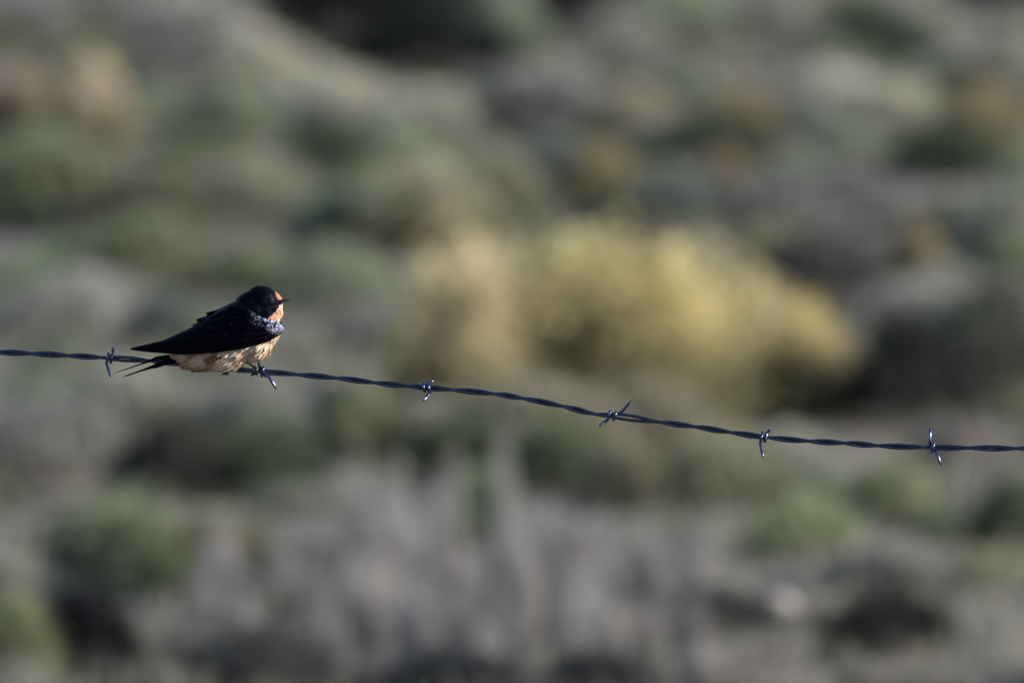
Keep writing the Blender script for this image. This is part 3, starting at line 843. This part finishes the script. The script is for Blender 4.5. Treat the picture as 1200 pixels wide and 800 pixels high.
# ---- feathers as thin curved blades
def blade_mesh(items, surf, col=None):
    """items: (u0,v0,u1,v1,width,bend,lift0,lift1,pointed[,colour]); surf(u,v)->(y, outward sign)"""
    V, F, COL = [], [], []
    for it in items:
        u0, v0, u1, v1, wd, bend, l0, l1, pt = it[:9]
        c = it[9] if len(it) > 9 else BB
        du, dv = u1 - u0, v1 - v0; L = math.hypot(du, dv); nu, nv_ = -dv / L, du / L
        o = len(V); n = 9
        for i in range(n):
            t = i / (n - 1)
            prof = (min(1, 0.45 + t * 2.2)) * (max(0.02, 1 - t) ** (0.75 if pt else 0.33)) * (1.0 if pt else 1.05)
            hw = wd * 0.5 * min(1, prof)
            b_ = bend * math.sin(math.pi * t)
            for k in (-1, 0, 1):
                uu_ = u0 + du * t + nu * (b_ + k * hw); vv_ = v0 + dv * t + nv_ * (b_ + k * hw)
                lift = l0 + (l1 - l0) * t + (2.0 if k == 0 else 0)
                V.append(Z(uu_, vv_, surf(uu_, vv_, lift))); COL.append(c)
        for i in range(n - 1):
            for k in range(2):
                q = o + i * 3 + k
                F.append([q, q + 1, q + 4, q + 3])
    return V, F, COL

def feather_obj(name, items, surf, mat, parent, thick=1.2, mirror=False, xf=None):
    V, F, COL = blade_mesh(items, surf)
    if mirror: V = [Vector((v.x, -v.y, v.z)) for v in V]
    if xf: V = [xf(v) for v in V]
    me = mesh_np(name, np.array([tuple(v) for v in V]), np.array(F), smooth=True, col=np.array(COL))
    me.materials.append(mat)
    o = link(bpy.data.objects.new(name, me), parent)
    s = o.modifiers.new('thickness', 'SOLIDIFY'); s.thickness = thick * K; s.offset = 0
    return o

TOPK = [(60, 498), (80, 500), (300, 446), (490, 358), (600, 285), (740, 200), (805, 172), (880, 150), (1000, 190), (1100, 300)]
BOTK = [(60, 512), (290, 535), (400, 585), (640, 668), (830, 610), (960, 540), (1045, 435), (1100, 395)]
WK = [(60, 22), (300, 55), (500, 108), (700, 160), (850, 178), (980, 160), (1050, 125), (1085, 85), (1110, 40)]
def wing_surf(u, v, lift):
    tp, bt, W_ = interp(TOPK, u), interp(BOTK, u), interp(WK, u)
    q = (v - (tp + bt) / 2) / ((bt - tp) / 2 + 1e-6)
    y = W_ * math.sqrt(max(0.0, 1 - min(1, abs(q)) ** 2.2))
    return -(y + lift)

VTOP = [(80, 501), (300, 449), (486, 362), (498, 347), (580, 288), (592, 270), (740, 207), (805, 180), (870, 232), (930, 280), (1000, 303), (1065, 318), (1090, 345), (1100, 366)]
VLOW = [(80, 508), (180, 523), (290, 530), (400, 538), (500, 533), (620, 524), (700, 515), (800, 500), (880, 480), (1000, 450), (1045, 430), (1080, 402), (1100, 372)]
def build_wing(mirror):
    nu_, nv_ = 90, 26
    V, F = [], []
    for i in range(nu_):
        t = i / (nu_ - 1); u = 80 + (1100 - 80) * (1 - (1 - t) ** 1.25)
        a, b_ = interp(VTOP, u), interp(VLOW, u)
        for j in range(nv_):
            s = j / (nv_ - 1)
            v = a + (b_ - a) * s
            lift = 6 + 13 * math.sin(math.pi * s) ** 0.5 * min(1, (1100 - u) / 40 + 0.15) * (0.35 + 0.65 * min(1, max(0, (u - 300) / 500)))
            n_ = 3.5 * noise.noise(Vector((u * 0.03, v * 0.05, 0)))
            V.append(Z(u, v, wing_surf(u, v, lift + n_)))
    for i in range(nu_ - 1):
        for j in range(nv_ - 1):
            q = i * nv_ + j
            F.append([q, q + 1, q + nv_ + 1, q + nv_])
    if mirror: V = [Vector((v.x, -v.y, v.z)) for v in V]
    me = mesh_np('wing', np.array([tuple(v) for v in V]), np.array(F), smooth=True)
    me.materials.append(M_dark)
    o = link(bpy.data.objects.new('wing', me), bird)
    s = o.modifiers.new('thickness', 'SOLIDIFY'); s.thickness = 5 * K; s.offset = 0
    rng = np.random.RandomState(4)
    prim = []
    for k in range(9):           # long flight feathers stacked toward the tip
        t = k / 8
        prim.append((620 - 60 * t, 500 - 70 * t, 74 + 250 * t ** 1.2, 506 - 62 * t ** 1.1, 46, 10, 10 + 3 * k, 6 + 2 * k, True))
    feather_obj('flight_feathers', prim, wing_surf, M_dark, o, 1.2, mirror)
    tert = [(760, 330, 484, 342, 60, -4, 26, 6, True), (740, 250, 574, 266, 56, -3, 24, 2, True), (720, 400, 430, 405, 70, -6, 24, 10, False), (700, 300, 520, 318, 70, 0, 22, 6, False)]
    feather_obj('tertial_feathers', tert, wing_surf, M_dark, o, 1.6, mirror)
    cov = []
    for row, (off, ln, wd) in enumerate(((0.80, 150, 40), (0.60, 110, 34), (0.42, 80, 30), (0.24, 62, 26), (0.1, 50, 24))):
        for k in range(14 + row * 3):
            t = (k + rng.uniform(-.2, .2)) / (14 + row * 3)
            u = 640 + 440 * t; a, b_ = interp(VTOP, u), interp(VLOW, u)
            v = a + (b_ - a) * (off + rng.uniform(-.04, .04))
            if u > 1000: ln_ = ln * 0.55
            else: ln_ = ln
            cov.append((u + ln_ * .3, v - ln_ * 0.05, u - ln_ * 0.7, v + ln_ * 0.16, wd, 3, 17 + row * 2.0, 22 + row * 2.0 + rng.uniform(0, 3), False))
    cov = [c for c in cov if c[0] < 1092]
    feather_obj('covert_feathers', cov, wing_surf, M_dark, o, 1.0, mirror)
    sh = []
    for row in range(17):        # sunlit sheen painted into scale-like feather rows, silvery at the wrist, fading to blue-black
        for k in range(24):
            u = 1099 - k * 10.5 - (row % 2) * 5 + rng.uniform(-2, 2)
            s = row / 16.5 + rng.uniform(-0.015, 0.015)
            a, b_ = interp(VTOP, u), interp(VLOW, u)
            v = a + (b_ - a) * s
            lim = 0.34 + 0.66 * min(1, max(0, (u - 990) / 90))
            fade = max(0, min(1, (u - 865) / 130)) * max(0, min(1, (lim - s) / 0.22 + 0.15))
            if fade < 0.03 or u < 862: continue
            fade = fade ** 1.3 * rng.choice([0.12, 0.45, 1.0, 1.25])
            c = np.array((0.002, 0.0025, 0.007)) * (1 - min(1, fade)) + np.array((0.34, 0.35, 0.52)) * min(1, fade)
            sh.append((u + 6, v - 2, u - 15, v + 7 + rng.uniform(-2, 2), rng.uniform(11, 15), 1, 24, 29 + rng.uniform(0, 3), False, c))
    feather_obj('shoulder_feathers', sh, wing_surf, M_shoulder, o, 1.0, mirror)
    return o
build_wing(False)
build_wing(True)

# ---- belly and throat feathers over the body surface
def body_surf_hit(u, v):
    loc, nrm, idx, dist = bvh.ray_cast(Z(u, v, -600), Vector((0, 1, 0)))
    return loc, nrm
def belly_plumes():
    rng = np.random.RandomState(9)
    V, F, COL = [], [], []
    cnt = 0
    tries = 0
    while cnt < 620 and tries < 9000:
        tries += 1
        sidef = rng.rand() < 0.75
        if rng.rand() < 0.86:
            u, v = rng.uniform(420, 1075), rng.uniform(400, 665)
            if v < interp(LOWK, u) - 10: continue
            d = np.array([-0.86, 0.5])
            ln, wd = rng.uniform(34, 62), rng.uniform(13, 20)
        else:
            u, v = rng.uniform(1005, 1098), rng.uniform(196, 312)
            if u < 1008 + (300 - v) * 0.86: continue
            d = np.array([-0.35, 0.93]); ln, wd = rng.uniform(14, 24), rng.uniform(8, 12)
        loc, nrm = body_surf_hit(u, v)
        if loc is None: continue
        if not sidef: loc = Vector((loc.x, -loc.y, loc.z)); nrm = Vector((nrm.x, -nrm.y, nrm.z))
        D = Vector((d[0], 0, -d[1])); D = (D - nrm * D.dot(nrm)).normalized()
        D = (D + nrm * rng.uniform(0.02, 0.16) + Vector(rng.normal(size=3) * 0.12)).normalized()
        S = D.cross(nrm).normalized()
        c = plumage(u, v, loc.y / K) * rng.uniform(0.92, 1.08)
        if c.sum() < 0.05: continue
        o = len(V); n = 5
        for i in range(n):
            t = i / (n - 1); hw = wd * 0.5 * K * min(1, 0.5 + 1.6 * t) * max(0.03, 1 - t ** 3)
            p = loc - nrm * 1.5 * K + D * ln * K * t - nrm * (t * t) * ln * 0.12 * K
            for k in (-1, 0, 1):
                V.append(p + S * hw * k + nrm * (1.5 * K if k == 0 else 0)); COL.append(c)
        for i in range(n - 1):
            for k in range(2):
                q = o + i * 3 + k; F.append([q, q + 1, q + 4, q + 3])
        cnt += 1
    me = mesh_np('breast_feathers', np.array([tuple(v) for v in V]), np.array(F), smooth=True, col=np.array(COL))
    me.materials.append(M_soft)
    o = link(bpy.data.objects.new('breast_feathers', me), body)
belly_plumes()

# ---- tail
def tail_surf(u, v, lift):
    return -12 - lift
tail = [(540, 545, 224, 618, 34, 4, 2, 6, True), (560, 550, 240, 606, 34, 3, -2, -2, True), (550, 550, 262, 600, 32, 2, -8, -12, True), (560, 555, 300, 596, 40, 0, -4, -6, True), (560, 560, 330, 598, 40, 0, 4, 4, True)]
tl = feather_obj('tail', tail, tail_surf, M_dark, bird, 1.4)
def streamer(pts, ws, lift):
    V, F = [], []
    for i, ((u, v), hw) in enumerate(zip(pts, ws)):
        a = pts[max(i - 1, 0)]; b_ = pts[min(i + 1, len(pts) - 1)]
        du, dv = b_[0] - a[0], b_[1] - a[1]; L = math.hypot(du, dv); nu, nv_ = -dv / L, du / L
        for k in (-1, 0, 1):
            V.append(Z(u + nu * hw * k, v + nv_ * hw * k, -12 - lift - (1.5 if k == 0 else 0)))
    for i in range(len(pts) - 1):
        for k in range(2):
            q = i * 3 + k; F.append([q, q + 1, q + 4, q + 3])
    me = mesh_np('outer_tail_feather', np.array([tuple(v) for v in V]), np.array(F), smooth=True); me.materials.append(M_dark)
    o = link(bpy.data.objects.new('outer_tail_feather', me), tl)
    s = o.modifiers.new('thickness', 'SOLIDIFY'); s.thickness = 2.2 * K; s.offset = 0
streamer([(480, 540), (400, 558), (320, 560), (250, 568), (200, 588), (150, 605), (100, 622), (50, 640), (-30, 665)], [16, 16, 15, 13, 8, 5, 4, 3.2, 1.2], -16)
streamer([(480, 560), (400, 575), (320, 592), (250, 616), (210, 628), (160, 645), (110, 662), (60, 680), (28, 691)], [16, 17, 17, 16, 10, 6, 5, 4.5, 1.5], 8)

# ---- bill, eyes
def bill():
    V, F = [], []
    st = [(1078, 184, 15, 17), (1095, 181, 11, 13), (1112, 179.5, 8.5, 9), (1130, 179, 5.5, 5.5), (1142, 179.5, 3, 3), (1149, 181.5, 0.8, 0.8)]
    seg = 14
    for (u, v, h, d) in st:
        for j in range(seg):
            a = 2 * pi * j / seg
            V.append(Z(u, v + h * math.sin(a), d * math.cos(a)))
    for i in range(len(st) - 1):
        for j in range(seg):
            F.append([i * seg + j, i * seg + (j + 1) % seg, (i + 1) * seg + (j + 1) % seg, (i + 1) * seg + j])
    me = mesh_np('bill', np.array([tuple(v) for v in V]), np.array(F), smooth=True); me.materials.append(M_bill)
    link(bpy.data.objects.new('bill', me), bird)
bill()
for sgn in (-1, 1):
    loc, nrm = body_surf_hit(1022, 168)
    bm = bmesh.new(); bmesh.ops.create_uvsphere(bm, u_segments=20, v_segments=12, radius=13 * K)
    me = bpy.data.meshes.new('eye'); bm.to_mesh(me); bm.free()
    for p in me.polygons: p.use_smooth = True
    me.materials.append(M_eye)
    o = link(bpy.data.objects.new('eye', me), bird)
    c = loc - nrm * 6 * K
    o.location = c if sgn < 0 else Vector((c.x, -c.y, c.z))

# ---- feet gripping the wire
def foot(u, hip, yoff):
    """tarsus from hip (u,v,y) down to the wire at u; three front toes curl over and under it, one hind toe"""
    px = 140 + u / 5.7143
    wc = wpoint(px) - bird.location
    R = 2.9 * PX
    top = wc + Vector((0, yoff * K, R + 0.0012))
    h = Z(*hip)
    root = tube([h, h * 0.5 + top * 0.5 + Vector((0.0008, 0, 0)), top], [0.0015, 0.0011, 0.0012], 'leg', M_leg, bird, seg=10)
    for k, dx in enumerate((-0.0019, 0.0, 0.0019)):
        pts = []
        for i in range(11):
            a = pi / 2 + (pi * 1.18) * i / 10      # over the camera side and under the wire
            Rr = R + 0.0012 + (0.0005 if i in (3, 6) else 0)
            pts.append(wc + Vector((dx * min(1, i / 4), Rr * math.cos(a), Rr * math.sin(a) * (1.0 if a < pi else (1.6 if u < 800 else (1.25, 1.0, 1.1)[k])))))
        rd = [0.0012, .0011, .0010, .0012, .00095, .0009, .0011, .0008, .0006, .0004, .00012]
        tube(pts, rd, 'toe', M_leg, root, seg=8)
    pts = []
    for i in range(8):
        a = pi / 2 - (pi * 0.9) * i / 7
        pts.append(wc + Vector((-0.001, (R + 0.0012) * math.cos(a), (R + 0.0012) * math.sin(a))))
    tube(pts, [0.0012, .0011, .0011, .001, .0009, .0007, .0004, .00012], 'toe', M_leg, root, seg=8)
foot(708, (735, 600, -40), 0)
foot(905, (815, 572, -50), 0)
